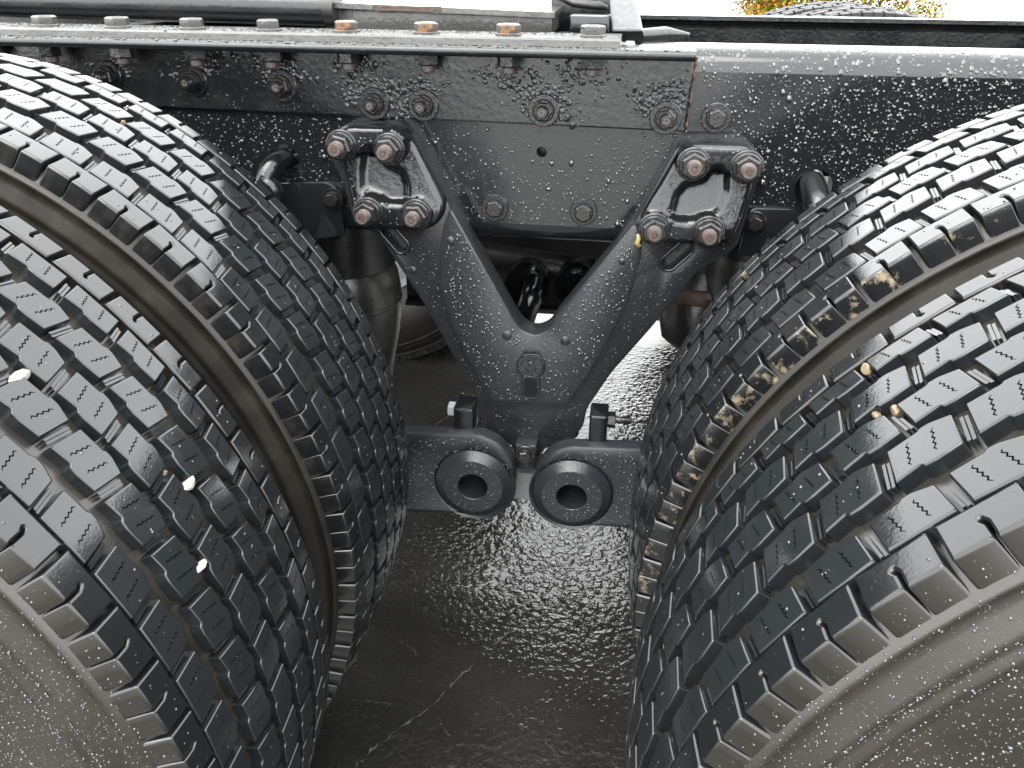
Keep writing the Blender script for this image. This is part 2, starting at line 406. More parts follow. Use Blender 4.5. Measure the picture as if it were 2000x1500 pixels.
def row_outline(v0, v1, sl, zl, zr):
    hl = LEN/2*DEG; k = sl*DEG; zlft = [(0, 0), (.40, .0019), (.44, -.0008), (.62, -.0014), (1, 0)] if zl else [(0, 0), (1, 0)]
    zrgt = [(0, 0), (.50, .0008), (.54, .0026), (.70, .0024), (1, -.0016)] if zr else [(0, 0), (1, 0)]
    pts = [(v0+d, hl-k-f*2*hl) for f, d in zlft]+[(v1+d, hl+k-f*2*hl) for f, d in zrgt[::-1]]
    return rounded(pts, .0013, 2)
def flat_drop(q): return (0, -.0115)
def plain(o, grid=0): return block_mb(o, [], flat_drop, grid)
block_meshes = []; simple = []
for v0, v1, mid, sl, zl, zr in ROWS:
    o = row_outline(v0, v1, sl, zl, zr); wv = v1-v0
    sp = [sipe((.5-f)*LEN*DEG, v0+wv*.20, v0+wv*.84, sl*2*DEG*1.2) for f in (.30, .68)]
    block_meshes.append((to_mesh('tread_block', *block_mb(o, sp, flat_drop), M['tread']), mid)); simple.append((block_mb(o, [], flat_drop, 0), mid))
def lug_outline(flip):
    hl = (PITCH_DEG-.45)/2*DEG; g = .0008; s0 = -.06*DEG
    pts = [(0, -hl), (.0250, -hl), (.0250, hl), (0, hl), (0, s0+g), (.0105, s0+g), (.0140, s0+.0022+g), (.0150, s0+.0014), (.0112, s0-g), (0, s0-g)]
    if flip: pts = [(WT-a, -b) for a, b in pts]
    rr = [.002, .001, .001, .002, .0012, .0005, .0006, .0006, .0005, .0012]
    pts_c = ccw(pts); rr = rr if pts_c == pts else rr[::-1]
    return rounded(pts_c, rr, 2)
def lug_drop(q):
    v = min(q[0], WT-q[0]); s = -1 if q[0] < WT/2 else 1
    k = max(0.0, 1-v/.006); return (s*.0048*k, -.0115-.0110*k)
LUGS = [(False, 3.17-PITCH_DEG/2), (True, 4.85-PITCH_DEG/2)]
lug_meshes = []
for fl, mid in LUGS:
    V, NN, F = block_mb(lug_outline(fl), [], lug_drop, .008, .0022)
    lug_meshes.append((to_mesh('shoulder_lug', V, NN, F, M['shoulder']), to_mesh('shoulder_lug', V, NN, F, M['shoulder_dusty']), to_mesh('shoulder_lug', V, NN, F, M['shoulder_outer']), mid)); simple.append(((V, NN, F), mid))
def joined_tread(name, skip=None):
    V, NN, F = [], [], []
    for (v, n, f), mid in simple:
        for k in range(NP):
            a = mid+k*PITCH_DEG
            if skip and skip(a): continue
            c, s = math.cos(R_(a)), math.sin(R_(a)); o = len(V)
            V += [(x*c-z*s, y, x*s+z*c) for x, y, z in v]; NN += [(x*c-z*s, y, x*s+z*c) for x, y, z in n]; F += [tuple(i+o for i in q) for q in f]
    return to_mesh(name, V, NN, F, M['tread'])
def near(a, c, h): return abs((a-c+180) % 360-180) < h
VIS_L, VIS_R = (48, 66), (132, 66)
rest = {}
for key, (c, h) in (('L', VIS_L), ('R', VIS_R)): rest[key] = joined_tread('tread', lambda a: near(a, c, h))
full_tread = joined_tread('tread'); full_tread.materials[0] = M['tread_far']
# tie bars in the cross gaps
mb = MB()
for v0, v1, mid, sl, zl, zr in ROWS:
    for k in range(NP):
        a = R_(mid+(k+.5)*PITCH_DEG)
        for sg in (-1, 1):
            vs = []
            for hh in (-.013, -.0045 if sg > 0 else -.0053):
                for v in (v0+.004, v1-.003):
                    for ds in (sg*.0003, sg*.0024):
                        q = Vector(cyl(ds+sl*DEG*(1 if v > (v0+v1)/2 else -1), v, hh)); vs.append((q.x*math.cos(a)-q.z*math.sin(a), q.y, q.x*math.sin(a)+q.z*math.cos(a)))
            mb.add(vs, [(0, 1, 3, 2), (4, 6, 7, 5), (0, 4, 5, 1), (1, 5, 7, 3), (3, 7, 6, 2), (2, 6, 4, 0)])
tie_mesh = mb.mesh('tie_bar', M['tread'], 30)
# casing: groove floor, lug ledge, sidewalls with moulded rings
half = [(.290, .095), (.300, .108), (.330, .126), (.365, .1365), (.395, .1400), (.420, .1400), (.440, .1385), (.4490, .1376), (.4525, .1370), (.4548, .1380), (.4590, .1376), (.4618, .1358), (.4650, .1350), (.4675, .1358), (.4708, .1348), (.4735, .1330), (.482, .1300), (.4880, .1268), (.4895, .1282), (.4925, .1272), (.4940, .1245), (.4965, .1212), (.5030, .1165), (.5052, .1120), (.5105, .06), (.5128, .02)]
prof = half+[(r, -v) for r, v in half[::-1]]
def casing_mesh(name, mat):
    n = 160; vs = []; fs = []
    for k in range(n):
        a = 2*math.pi*k/n; vs += [(r*math.cos(a), v, r*math.sin(a)) for r, v in prof]
    L = len(prof)
    for k in range(n):
        k2 = (k+1) % n; fs += [(k*L+j, k*L+j+1, k2*L+j+1, k2*L+j) for j in range(L-1)]
    mb = MB(); mb.add(vs, fs); return mb.mesh(name, mat, 180)
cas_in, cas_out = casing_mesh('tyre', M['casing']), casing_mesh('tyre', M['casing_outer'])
mb = MB(); mb.lathe([(.05, -.02), (.18, -.02), (.2, .01), (.265, .02), (.275, .10), (.293, .105), (.293, -.105), (.275, -.10), (.26, .0), (.05, -.012)], (0, 0, 0), (0, -1, 0), 48)
rim_mesh = mb.mesh('wheel_rim', M['galv'], 35)
def tyre(cx, cy, off, key, outer, vis, dusty=False):
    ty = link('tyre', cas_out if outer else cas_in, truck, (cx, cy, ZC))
    for me, mid in block_meshes:
        for k in range(NP):
            a = mid+k*PITCH_DEG
            if near(a, vis[0], vis[1]): o = link('tread_block', me, ty); o.rotation_euler.y = -R_(a+off)
    for me, me2, me3, mid in lug_meshes:
        for k in range(NP):
            a = mid+k*PITCH_DEG
            if near(a, vis[0], vis[1]): o = link('shoulder_lug', me3 if outer else me2 if dusty else me, ty); o.rotation_euler.y = -R_(a+off)
    o = link('tread', rest[key], ty); o.rotation_euler.y = -R_(off); o['kind'] = 'stuff'
    o = link('tie_bar', tie_mesh, ty); o.rotation_euler.y = -R_(off); o['kind'] = 'stuff'
    link('wheel_rim', rim_mesh, ty)
    D = Drops(); outs = [(row_outline(v0, v1, sl, zl, zr), mid) for v0, v1, mid, sl, zl, zr in ROWS]+[(lug_outline(fl), mid) for fl, mid in LUGS]
    for _ in range(2600):
        o, mid = random.choice(outs); a = mid+random.randrange(NP)*PITCH_DEG
        if not near(a, vis[0], vis[1]): continue
        v = random.choice(o)[0]*.5+random.choice(o)[0]*.5; sv = random.uniform(-LEN/2, LEN/2)*DEG
        if not inside((v, sv), offset(ccw(o), -.003)): continue
        an = R_(a+off)+sv/RT; r = rtop(v); n = Vector((math.cos(an), 0, math.sin(an))); D.put((r*n.x, v-WT/2, r*n.z), n, rad(.0004, .0015), .6)
    D.build('raindrops', ty)
    return ty
YO, YI = WT/2, DUAL+WT/2
LO = tyre(-AX, YO, 0, 'L', True, VIS_L); LI = tyre(-AX, YI, .10, 'L', False, VIS_L)
RO = tyre(AX, YO, .15, 'R', True, VIS_R); RI = tyre(AX, YI, 1.55, 'R', False, VIS_R, True)
LO['label'] = 'tyre with pale stones wedged between its tread blocks'
RI['label'] = 'inner tyre with tan mud dried on its shoulder lugs'
for cx in (-AX, AX):
    for cy in (1.84+WT/2, 1.84+DUAL+WT/2):
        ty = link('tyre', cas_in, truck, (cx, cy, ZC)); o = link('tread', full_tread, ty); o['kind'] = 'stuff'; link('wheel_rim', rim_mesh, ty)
# rain on the outer sidewalls
for ty, c in ((LO, 22), (RO, 152)):
    D = Drops()
    for _ in range(19000):
        a = R_(c+random.uniform(-42, 42)); i = random.randrange(2, 21); u = random.random()
        (r0, v0), (r1, v1) = half[i], half[i+1]
        if random.random() > abs(r1-r0)/.03+.05: continue
        r = r0+(r1-r0)*u; v = v0+(v1-v0)*u; tn = Vector((v1-v0, 0, 0)); nr_, nv_ = -(v1-v0), (r1-r0); l = math.hypot(nr_, nv_); nr_, nv_ = nr_/l, nv_/l
        nn = Vector((nr_*math.cos(a), -nv_, nr_*math.sin(a)))
        D.put((r*math.cos(a), -v, r*math.sin(a)), nn, rad(.00035, .0010), .8, 1.1)
    for k in range(NP):
        a0 = LUGS[0][1]+k*PITCH_DEG+(0 if ty is LO else .15)
        if not near(a0, c, 42): continue
        for _ in range(16):
            da = random.uniform(-2.2, 2.2); u = random.random()
            if abs(da+.06) < .35: continue
            r = .5110-.0165*u; an = R_(a0+da); D.put((r*math.cos(an), -WT/2-.0002-.0044*u, r*math.sin(an)), (.15*math.cos(an), -1, .15*math.sin(an)), rad(.0004, .0013), .8)
    # beads hanging along the moulded rings
    for rr, vv in ((.4545, .1386), (.4672, .1362), (.412, .1400), (.418, .1400)):
        for _ in range(160):
            a = R_(c+random.uniform(-42, 42)); D.put((rr*math.cos(a), -vv, rr*math.sin(a)), (0, -1, 0), rad(.0004, .0014), .8)
    D.build('raindrops', ty)

# ---- frame rails: C channels with rounded corners
WEB, ZT, ZB, FL, CRN = .780, 1.010, .742, .088, .028
def rail_profile(): # outer (y, z) path from top flange edge to bottom flange edge, then back inside
    out = [(WEB+FL, ZT)]
    for k in range(9): a = R_(90+90*k/8); out.append((WEB+CRN+CRN*math.cos(a), ZT-CRN+CRN*math.sin(a)))
    low = []
    for k in range(9): a = R_(180+90*k/8); low.append((WEB+CRN+CRN*math.cos(a), ZB+CRN+CRN*math.sin(a)))
    low.append((WEB+FL, ZB)); return out, low
def rail(name, mirror, holes, mat):
    mb = MB(); T = .008; X0, X1 = -1.9, 2.2
    up, lo = rail_profile()
    for path, sgn in ((up, -1), (lo, 1)):
        inner = [(y+(T if y < WEB+.001 else 0 if i in (0,) and sgn < 0 or y > WEB+FL-.001 else T*.5), z+sgn*T*(0 if y < WEB+.001 else 1)) for i, (y, z) in enumerate(path)]
        loop = path+inner[::-1]; L = len(loop); vs = [(X0, y, z) for y, z in loop]+[(X1, y, z) for y, z in loop]
        mb.add(vs, [(k, (k+1) % L, L+(k+1) % L, L+k) for k in range(L)]+[tuple(range(L)), tuple(range(2*L-1, L-1, -1))])
    plate(mb, [(X0, ZB+CRN), (X1, ZB+CRN), (X1, ZT-CRN), (X0, ZT-CRN)], WEB, WEB+T, 0, holes)
    if mirror: mb.v = [(x, 2.42-y, z) for x, y, z in mb.v]
    me = mb.mesh(name, mat, 180); weld(me); me.set_sharp_from_angle(angle=R_(38)); return link(name, me, truck)
hole_a, hole_b, hole_s = PL([(556, 312), (1590, 368), (1058, 297)], WEB)
nrail = rail('frame_rail', False, [circle(hole_a, .022), circle(hole_b, .025), circle(hole_s, .0075, 16)], M['rail'])
frail = rail('frame_rail', True, [], M['angle'])
mb = MB(); mb.box((-.20, WEB+.030, .765), (.16, WEB+.036, .985)); mb.box((-.20, WEB+.006, .765), (.16, WEB+.036, .771)); mb.build('hole_backing', M['dark'], nrail, 30)  # dark backing added behind the small web hole so no daylight shows through
# ---- bolts
def hexpts(r, ph=0): return [(r*math.cos(ph+k*math.pi/3), r*math.sin(ph+k*math.pi/3)) for k in range(6)]
def bolt_mesh(washer, nut, nut_h, stud, stud_h, ph=.3):
    """axis along -y, base at y = 0"""
    mb = MB(); ax = (0, -1, 0)
    h = 0
    if washer: mb.lathe([(washer, -.002), (washer, .0030), (washer*.94, .0042), (nut*.8, .0042)], (0, 0, 0), ax, 28); h = .0040
    mb.lathe([(nut*1.10, h), (nut*1.10, h+.003), (nut*1.0, h+.005)], (0, 0, 0), ax, 24)
    mb.lathe([(nut*.98, h+.003), (nut, h+.005), (nut, h+nut_h*.85), (nut*.86, h+nut_h)], (0, 0, 0), ax, 6, 0, ph)
    if stud:
        top = h+nut_h; pr_ = [(stud, top-.003)]; z = top
        while z < top+stud_h-.004: pr_ += [(stud, z), (stud*.9, z+.0012)]; z += .0024
        mb.lathe(pr_+[(stud*.96, z), (stud*.95, top+stud_h-.002), (stud*.80, top+stud_h)], (0, 0, 0), ax, 18, 1)
        mb.lathe([(stud*.80, top+stud_h-.0004), (stud*.3, top+stud_h+.0002), (0, top+stud_h-.0004)], (0, 0, 0), ax, 18, 2)
    return mb
B_STUD = bolt_mesh(.0215, .0172, .016, .0098, .013).mesh('bolt', [M['bolt'], M['stud'], M['studrust']], 35)
B_LEG = bolt_mesh(.0215, .0135, .013, .0085, .009, .1).mesh('bolt', [M['bolt'], M['bolt'], M['stud']], 35)
B_HEX = bolt_mesh(.0195, .0125, .010, 0, 0, .25).mesh('bolt', M['bolt'], 30)
B_SMALL = bolt_mesh(.0160, .0105, .010, 0, 0, .5).mesh('bolt', M['bolt'], 30)
def bolt(me, parent, q, spin=None):
    o = link('bolt', me, parent, q); o.rotation_euler.y = random.uniform(0, 6.28) if spin is None else spin; return o
for a, b in ((967, 405), (1140, 413), (1398, 230)): bolt(B_HEX, nrail, P(a, b, WEB))

# ---- mounting angle along the rail's outer side
YA = .769
zr = P(1325, 258, YA).z; zl = P(420, 214, YA).z; xr = P(1349, 200, YA).x; xr2 = P(1338, 250, YA).x
sl_ = (zr-zl)/(P(1325, 258, YA).x-P(420, 214, YA).x)
mb = MB()
xl = -1.5
plate(mb, [(xl, zl+(xl-P(420, 214, YA).x)*sl_), (xr2, zr), (xr, 1.006), (xl, 1.006)], YA, WEB-.0005, .0025)
YL = .704 # outstanding leg with rounded nose
ang = [(.7795, 1.0005), (YL+.005, 1.0005)]+[(YL+.006+.006*math.cos(R_(a)), 1.0065+.006*math.sin(R_(a))) for a in range(250, 109, -20)]+[(YL+.006, 1.0125), (.7795, 1.0125)]
L = len(ang); xe = P(1358, 118, YL+.01).x
mb.add([(xl, y, z) for y, z in ang]+[(xe, y, z) for y, z in ang], [(k, (k+1) % L, L+(k+1) % L, L+k) for k in range(L)]+[tuple(range(L)), tuple(range(2*L-1, L-1, -1))])
angle = mb.build('mounting_angle', M['angle'], truck, 40)
legb = [(212, 148), (378, 158), (552, 167), (732, 202), (828, 205), (1062, 215), (1300, 230)]
for a, b in legb: bolt(B_LEG, angle, P(a, b, YA))
# crusted, blistered paint round the bolts
D = Drops()
for (a, b), n, sp in (((378, 140), 90, 30), ((552, 142), 130, 34), ((722, 178), 260, 38), ((775, 205), 120, 36), ((828, 178), 120, 26), ((1062, 190), 170, 40), ((1090, 225), 60, 36), ((1310, 185), 300, 32), ((1275, 205), 120, 24), ((985, 150), 90, 36), ((1130, 140), 70, 38), ((700, 130), 60, 30), ((410, 110), 60, 30), ((212, 135), 80, 25), ((470, 95), 60, 40)):
    for _ in range(n):
        q = P(a+random.gauss(0, sp*.8), b+random.gauss(0, sp*.42), YA)
        if q.x < xr2-.004 and zl-.05 < q.z < .998 and q.z > zr+.003: D.put(q, (random.uniform(-.3, .3), -1, random.uniform(-.3, .3)), random.uniform(.0010, .0042), random.uniform(.18, .42), random.uniform(.6, 1.7))
D.build('blistered_paint', angle, M['angle'])
# rust line on the cut end of the angle
mb = MB(); pts = []
for k in range(30):
    u = k/29; q0 = Vector((xr, 0, 1.0)); q1 = Vector((xr2, 0, zr)); q = q0.lerp(q1, u); pts.append(Vector((q.x+.0015+random.uniform(-.0012, .0012), YA+.0045, q.z)))
mb.tube(pts, [random.uniform(.0006, .0030) for _ in pts], 7); o = mb.build('rust_bead', M['rust'], angle, 60)
# bolts through the outstanding leg and the flat bar
mb = MB(); X0, X1 = -1.5, P(1212, 85, .73).x
bar = [(.720, 1.0130), (.722, 1.0128), (.812, 1.0128), (.812, 1.0230), (.7245, 1.0230), (.7205, 1.0205)]; L = len(bar)
mb.add([(X0, y, z) for y, z in bar]+[(X1, y, z) for y, z in bar], [(k, (k+1) % L, L+(k+1) % L, L+k) for k in range(L)]+[tuple(range(L)), tuple(range(2*L-1, L-1, -1))])
flat = mb.build('flat_bar', M['grey'], truck, 30)
def vbolt(rusty):
    mb = MB()
    mb.lathe([(.017, 1.0225), (.0172, 1.0255), (.0165, 1.0262)], (0, 0, 0), (0, 0, 1), 20)
    mb.lathe([(.0150, 1.0258), (.0158, 1.0272), (.0158, 1.0350), (.0132, 1.0368)], (0, 0, 0), (0, 0, 1), 6, 0, .2)
    return mb.mesh('bolt', M['rusthead' if rusty else 'grey'], 30)
def vnut():
    mb = MB(); mb.lathe([(.0150, 1.001), (.0150, .9875), (.0132, .9860)], (0, 0, 0), (0, 0, 1), 6, 0, .35)
    mb.lathe([(.0085, .988), (.0085, .9790), (.0075, .9775)], (0, 0, 0), (0, 0, 1), 14, 1); return mb.mesh('nut', [M['bolt'], M['stud']], 30)
VB, VBR, VN = vbolt(False), vbolt(True), vnut()
for i in range(-3, 8):
    x = -.685+i*.1065
    o = link('bolt', VBR if i in (4, 5, 6) else VB, flat, (x, .748, 0)); o.rotation_euler.z = random.uniform(0, 1)
    o = link('nut', VN, angle, (x+.001, .743, 0)); o.rotation_euler.z = random.uniform(0, 1)

D = Drops()
for _ in range(1500): D.put((random.uniform(-.8, X1-.004), random.uniform(.725, .80), 1.0230), (0, 0, 1), rad(.0008, .0032), .45, random.uniform(.8, 1.6))
D.build('raindrops', flat)
# ---- coupling slide on top of the frame
def slab(name, mat, pts, yb, extra=0, parent=truck, bev=.002, smooth=38):
    """front outline given in pixels with one depth"""
    y = pts[0]; return plate_obj(name, mat, parent, rounded(PL(pts[1], y), .002, 2), y, yb, bev, smooth=smooth)
slide = plate_obj('slide_housing', M['grey'], truck, PL([(648, 14), (1080, 26), (1078, 64), (648, 60)], .86), .86, .99, .003)
mb = MB(); q0, q1 = P(640, 4, .85), P(1084, 24, .85)
mb.add([(q0.x, .845, q0.z), (q1.x, .845, q1.z), (q1.x, 1.0, q1.z+.004), (q0.x, 1.0, q0.z+.004), (q0.x, .845, q0.z-.007), (q1.x, .845, q1.z-.007), (q1.x, 1.0, q1.z-.003), (q0.x, 1.0, q0.z-.003)], [(0, 1, 2, 3), (4, 7, 6, 5), (0, 4, 5, 1), (1, 5, 6, 2), (2, 6, 7, 3), (3, 7, 4, 0)])
mb.build('cover_plate', M['grey'], slide)
mb = MB(); q0, q1 = P(728, 9, .8445), P(862, 14, .8445); mb.box((q0.x, .8436, q0.z-.0075), (q1.x, .846, q0.z-.0012)); mb.build('rust_patch', M['rust'], slide)
mb = MB(); a, b_ = P(-260, -8, .86), P(655, 16, .86); mb.tube([a, b_], .024, 20); cyl_o = mb.build('slide_tube', M['angle'], truck, 40)
mb = MB(); mb.tube([b_+Vector((-.012, 0, 0)), b_+Vector((.004, 0, 0))], .0262, 20); mb.build('end_collar', M['dark'], cyl_o, 40)
stop = plate_obj('stop_block', M['rail'], truck, rounded(PL([(1113, 30), (1190, 32), (1190, 66), (1113, 64)], .83), .002, 2), .83, .90, .002)
mb = MB(); fr = PL([(1188, -40), (1232, -40), (1256, 62), (1195, 62)], .84)
plate(mb, rounded(fr, .002, 2), .84, .90, .003); wedge = mb.build('guide_wedge', M['galv'], truck, 38)
mb = MB(); mb.tube([P(1080, -14, .93), P(1120, 6, .92), P(1172, 12, .92), P(1186, 16, .92)], [.005, .0055, .006, .003], 10); mb.build('release_lever', M['dark'], truck, 40)
plate_obj('lever_housing', M['angle'], truck, rounded(PL([(1076, -40), (1200, -40), (1200, 64), (1076, 62)], .96), .003, 2), .96, 1.0, .003)
mb = MB(); mb.tube([P(1248, 70, .89), P(1300, 66, .93), P(1345, 68, .96)], [.009, .010, .003], 10); mb.build('guide_finger', M['dark'], truck, 40)

# ---- hanger bracket
YB, YR, YP = .738, .716, .722
inner_V = [(880, 405), (1003, 622), (1018, 644), (1045, 655), (1070, 645), (1088, 618), (1238, 436)]
base_px = [(735, 455), (690, 438), (668, 355), (648, 318), (645, 265), (668, 244), (770, 241), (798, 258)]+inner_V+[(1322, 287), (1345, 279), (1462, 279), (1490, 308), (1484, 345), (1460, 420), (1442, 482), (1420, 497), (1362, 532), (1272, 642), (1194, 730), (1146, 800), (1138, 838), (1118, 858), (950, 858), (948, 800), (908, 738), (832, 602)]
def oval(c0, c1, w):
    a, b = P(*c0, YB), P(*c1, YB); d = (b-a); d.y = 0; d.normalize(); n = Vector((-d.z, 0, d.x)); out = []
    for k in range(24):
        an = 2*math.pi*k/24; e = b if math.cos(an) > 0 else a; q = Vector((e.x, 0, e.z))+d*(w*math.cos(an))+n*(w*math.sin(an)); out.append((q.x, q.z))
    return out
brk = plate_obj('hanger_bracket', M['cast'], truck, rounded(PL(base_px, YB), .010, 3), YB, WEB-.0002, .005, holes=[oval((757, 448), (784, 480), .0085), oval((1337, 486), (1306, 513), .0085)], floor=YB+.022)
ridge_px = inner_V[:]+[(1254, 452), (1252, 505), (1228, 588), (1190, 664), (1148, 738), (1108, 792), (960, 785), (930, 738), (884, 642), (860, 562), (858, 490), (866, 440)]
ridge = plate_obj('web_face', M['cast'], brk, rounded(PL(ridge_px, YR), .006, 3), YR, YB+.004, .0035)
def sstep(a, b, x):
    u = max(0.0, min(1.0, (x-a)/(b-a))); return u*u*(3-2*u)
def seg_d(q, a, b):
    q, a, b = Vector(q), Vector(a), Vector(b); d = b-a; u = max(0, min(1, (q-a).dot(d)/d.dot(d))); return (q-a-d*u).length
def poly_d(q, p): return min(seg_d(q, p[i-1], p[i]) for i in range(len(p)))*(1 if inside(q, p) else -1)
def pad(px, recess, bolts):
    """cast bolt pad: bosses round the four bolts, sloping saddles and a sunk middle"""
    yp = YP-.010; o = ccw(rounded([tuple(map(float, q)) for q in px], 14, 4)); top = (bolts[0], bolts[1]); bot = (bolts[2], bolts[3])
    ty = (top[0][1]+top[1][1])/2; by = (bot[0][1]+bot[1][1])/2
    def h(q):
        bs = max(sstep(33, 25, (Vector(q)-Vector(b)).length) for b in bolts)
        bs = max(bs, sstep(34, 24, seg_d((q[0], q[1]+12), *top)), sstep(30, 22, seg_d((q[0], q[1]-6), *bot)))
        u = max(0.0, min(1.0, (q[1]-ty)/(by-ty)))
        v = .0095+.013*u**1.6; v = v+(.0262-v)*bs
        return v-(.0095-.003*u)*sstep(-5, 11, poly_d(q, recess))-.004*sstep(7, 0, poly_d(q, o))
    ex = [(x+(2 if k % 2 else 0), y) for k, y in enumerate(range(235, 500, 4)) for x in range(int(min(a for a, _ in o)), int(max(a for a, _ in o)), 4)]
    ins = offset(o, -3.0); ex = [q for q in ex if inside(q, ins)]
    v2, f2 = cdt(o, (), ex); mb = MB(); mb.add([Vector((P(*q, yp).x, YB-h(q), P(*q, yp).z)) for q in v2], f2)
    L = len(o); w = []
    for q in o: p0 = P(*q, yp); w += [Vector((p0.x, YB-h(q), p0.z)), Vector((p0.x, YB+.006, p0.z))]
    mb.add(w, [(2*k, 2*((k+1) % L), 2*((k+1) % L)+1, 2*k+1) for k in range(L)])
    me = mb.mesh('bolt_pad', M['pad'], 180); weld(me); me.set_sharp_from_angle(angle=R_(62)); ob = link('bolt_pad', me, brk)
    for a, b in bolts: bolt(B_STUD, brk, P(a, b, yp)+Vector((0, -.0002, 0)))
    return ob
pad([(650, 268), (672, 249), (768, 247), (792, 266), (866, 402), (860, 432), (838, 450), (745, 452), (706, 452), (692, 430), (672, 352), (654, 318)],
    [(705, 290), (722, 286), (733, 295), (739, 312), (752, 325), (782, 339), (793, 365), (795, 391), (784, 403), (757, 403), (739, 389), (714, 380), (699, 376), (697, 339), (699, 310)],
    [(668, 284), (761, 291), (720, 414), (814, 418)])
pad([(1330, 293), (1350, 285), (1460, 286), (1484, 310), (1478, 348), (1456, 420), (1430, 478), (1408, 480), (1270, 474), (1252, 452), (1250, 430)],
    [(1394, 326), (1412, 326), (1426, 344), (1424, 380), (1410, 412), (1400, 422), (1364, 430), (1344, 440), (1316, 436), (1310, 416), (1320, 384), (1336, 366), (1376, 354), (1388, 336)],
    [(1354, 320), (1458, 326), (1278, 446), (1383, 452)])
# oval pockets below the pads: a raised rim round a sunk floor
def pocket(c0, c1, w):
    a, b = P(*c0, YB), P(*c1, YB); d = (b-a); d.y = 0; d.normalize(); n = Vector((-d.z, 0, d.x)); loop = []
    for k in range(24):
        an = 2*math.pi*k/24; e = b if math.cos(an) > 0 else a; loop.append(Vector((e.x, YB-.001, e.z))+d*(w*math.cos(an))+n*(w*math.sin(an)))
    mb = MB(); mb.tube(loop+[loop[0], loop[1]], .0024, 8, cap=False); return mb.build('pocket_rim', M['pad'], brk, 60)
pocket((757, 448), (784, 480), .0115); pocket((1337, 486), (1306, 513), .0115)
# casting marks
for a, b, r in ((880, 470, .006), (806, 527, .006), (990, 655, .007), (1104, 665, .007), (1215, 510, .005)):
    mb = MB(); q = P(a, b, YR if a not in (806,) else YB); mb.lathe([(r, -.001), (r, .0012), (r*.8, .002), (0, .0022)], q, (0, -1, 0), 16); mb.build('casting_mark', M['cast'], brk, 60)
# yellow paint blob
mb = MB(); mb.tube([P(1246, 457, YP-.012), P(1248, 466, YP-.013), P(1244, 474, YP-.012), P(1249, 480, YP-.010)], [.0022, .0034, .0036, .0030], 8); mb.build('paint_blob', M['yellow'], brk, 60)
# cast emblem: outlines standing proud of the face
def E(pts): return [P(940+x/7.5, 640+y/7.5, YR-.0010) for x, y in pts]
mb = MB()
ring = [(735+165*math.cos(2*math.pi*k/28), 578+138*math.sin(2*math.pi*k/28)) for k in range(29)]
em = [ring, [(600, 395), (560, 450), (520, 520), (525, 630), (575, 690), (592, 720), (585, 960), (600, 1000), (660, 1022), (735, 1030), (810, 1020), (838, 990), (842, 930), (848, 720), (900, 680), (930, 600), (925, 510), (890, 450), (860, 400)],
      [(600, 395), (615, 355), (700, 330), (780, 335), (850, 360), (860, 400)], [(610, 405), (650, 398), (735, 390), (820, 398), (858, 405)],
      [(690, 470), (690, 545)], [(785, 462), (735, 520), (695, 505)], [(735, 520), (790, 560)],
      [(655, 590), (690, 665), (725, 595), (765, 665), (805, 580)]]
em += [[(x, 350+abs(x-735)*.12), (x, 392)] for x in (650, 685, 720, 755, 790, 825)]
em += [[(x, 745), (x, 1005-abs(x-715)*.12)] for x in (632, 660, 688, 716, 744, 772, 800)]
for ln in em: mb.tube(E(ln), .0013, 6)
mb.build('emblem', M['cast'], brk, 60)['kind'] = 'stuff'
# neck under the bracket, box section between the arm ends
neck_px = [(948, 790), (1112, 796), (1140, 800), (1128, 858), (1062, 880), (1046, 905), (1008, 905), (1000, 872), (945, 850)]
plate_obj('neck', M['cast'], brk, rounded(PL(neck_px, YB), .006, 3), YB+.002, .80, .004)
lug = plate_obj('clevis_plate', M['cast'], brk, rounded(PL([(1006, 868), (1048, 870), (1046, 918), (1006, 916)], .715), .003, 2), .715, .76, .003)
bolt(B_SMALL, brk, P(1026, 886, .715))
mb = MB(); a, b_ = P(996, 922, .735), P(1050, 978, .735); mb.box((a.x, .735, b_.z), (b_.x, .80, a.z)); mb.build('spacer_block', M['galv'], brk, 30)
# rain on the bracket
D = Drops(); rp = PL(ridge_px, YR); bp = PL(base_px, YB)
for _ in range(9500):
    q = P(random.uniform(640, 1490), random.uniform(240, 860), YR)
    if inside((q.x, q.z), offset(ccw(rp), -.006)): D.put((q.x, YR, q.z), (0, -1, 0), rad(.0005, .0021), .7, random.uniform(.9, 1.5))
    elif random.random() < .5:
        q = P(*(lambda a, b: (a, b))(random.uniform(640, 1490), random.uniform(440, 860)), YB)
        if inside((q.x, q.z), offset(ccw(bp), -.009)) and not inside((q.x, q.z), offset(ccw(rp), .01)): D.put((q.x, YB, q.z), (0, -1, 0), rad(.0005, .0018), .7)
for _ in range(800):
    a, b = (random.uniform(650, 865), random.uniform(248, 452)) if random.random() < .5 else (random.uniform(1255, 1485), random.uniform(285, 478)); q = P(a, b, YP-.010); ok = False
    for px in ([(660, 272), (676, 256), (764, 254), (786, 270), (856, 405), (836, 442), (704, 444), (680, 352)], [(1334, 300), (1352, 292), (1458, 293), (1476, 312), (1448, 420), (1424, 470), (1272, 466), (1258, 440)]):
        if inside((a, b), px): ok = True
    if any(inside((a, b), r) for r in ([(697, 286), (740, 286), (800, 339), (800, 403), (697, 380)], [(1388, 322), (1430, 322), (1428, 400), (1400, 428), (1316, 440), (1306, 416), (1330, 360)])): ok = False
    if ok: D.put((q.x, YP-.010, q.z), (0, -1, 0), rad(.0006, .002), .75)
D.build('raindrops', brk)

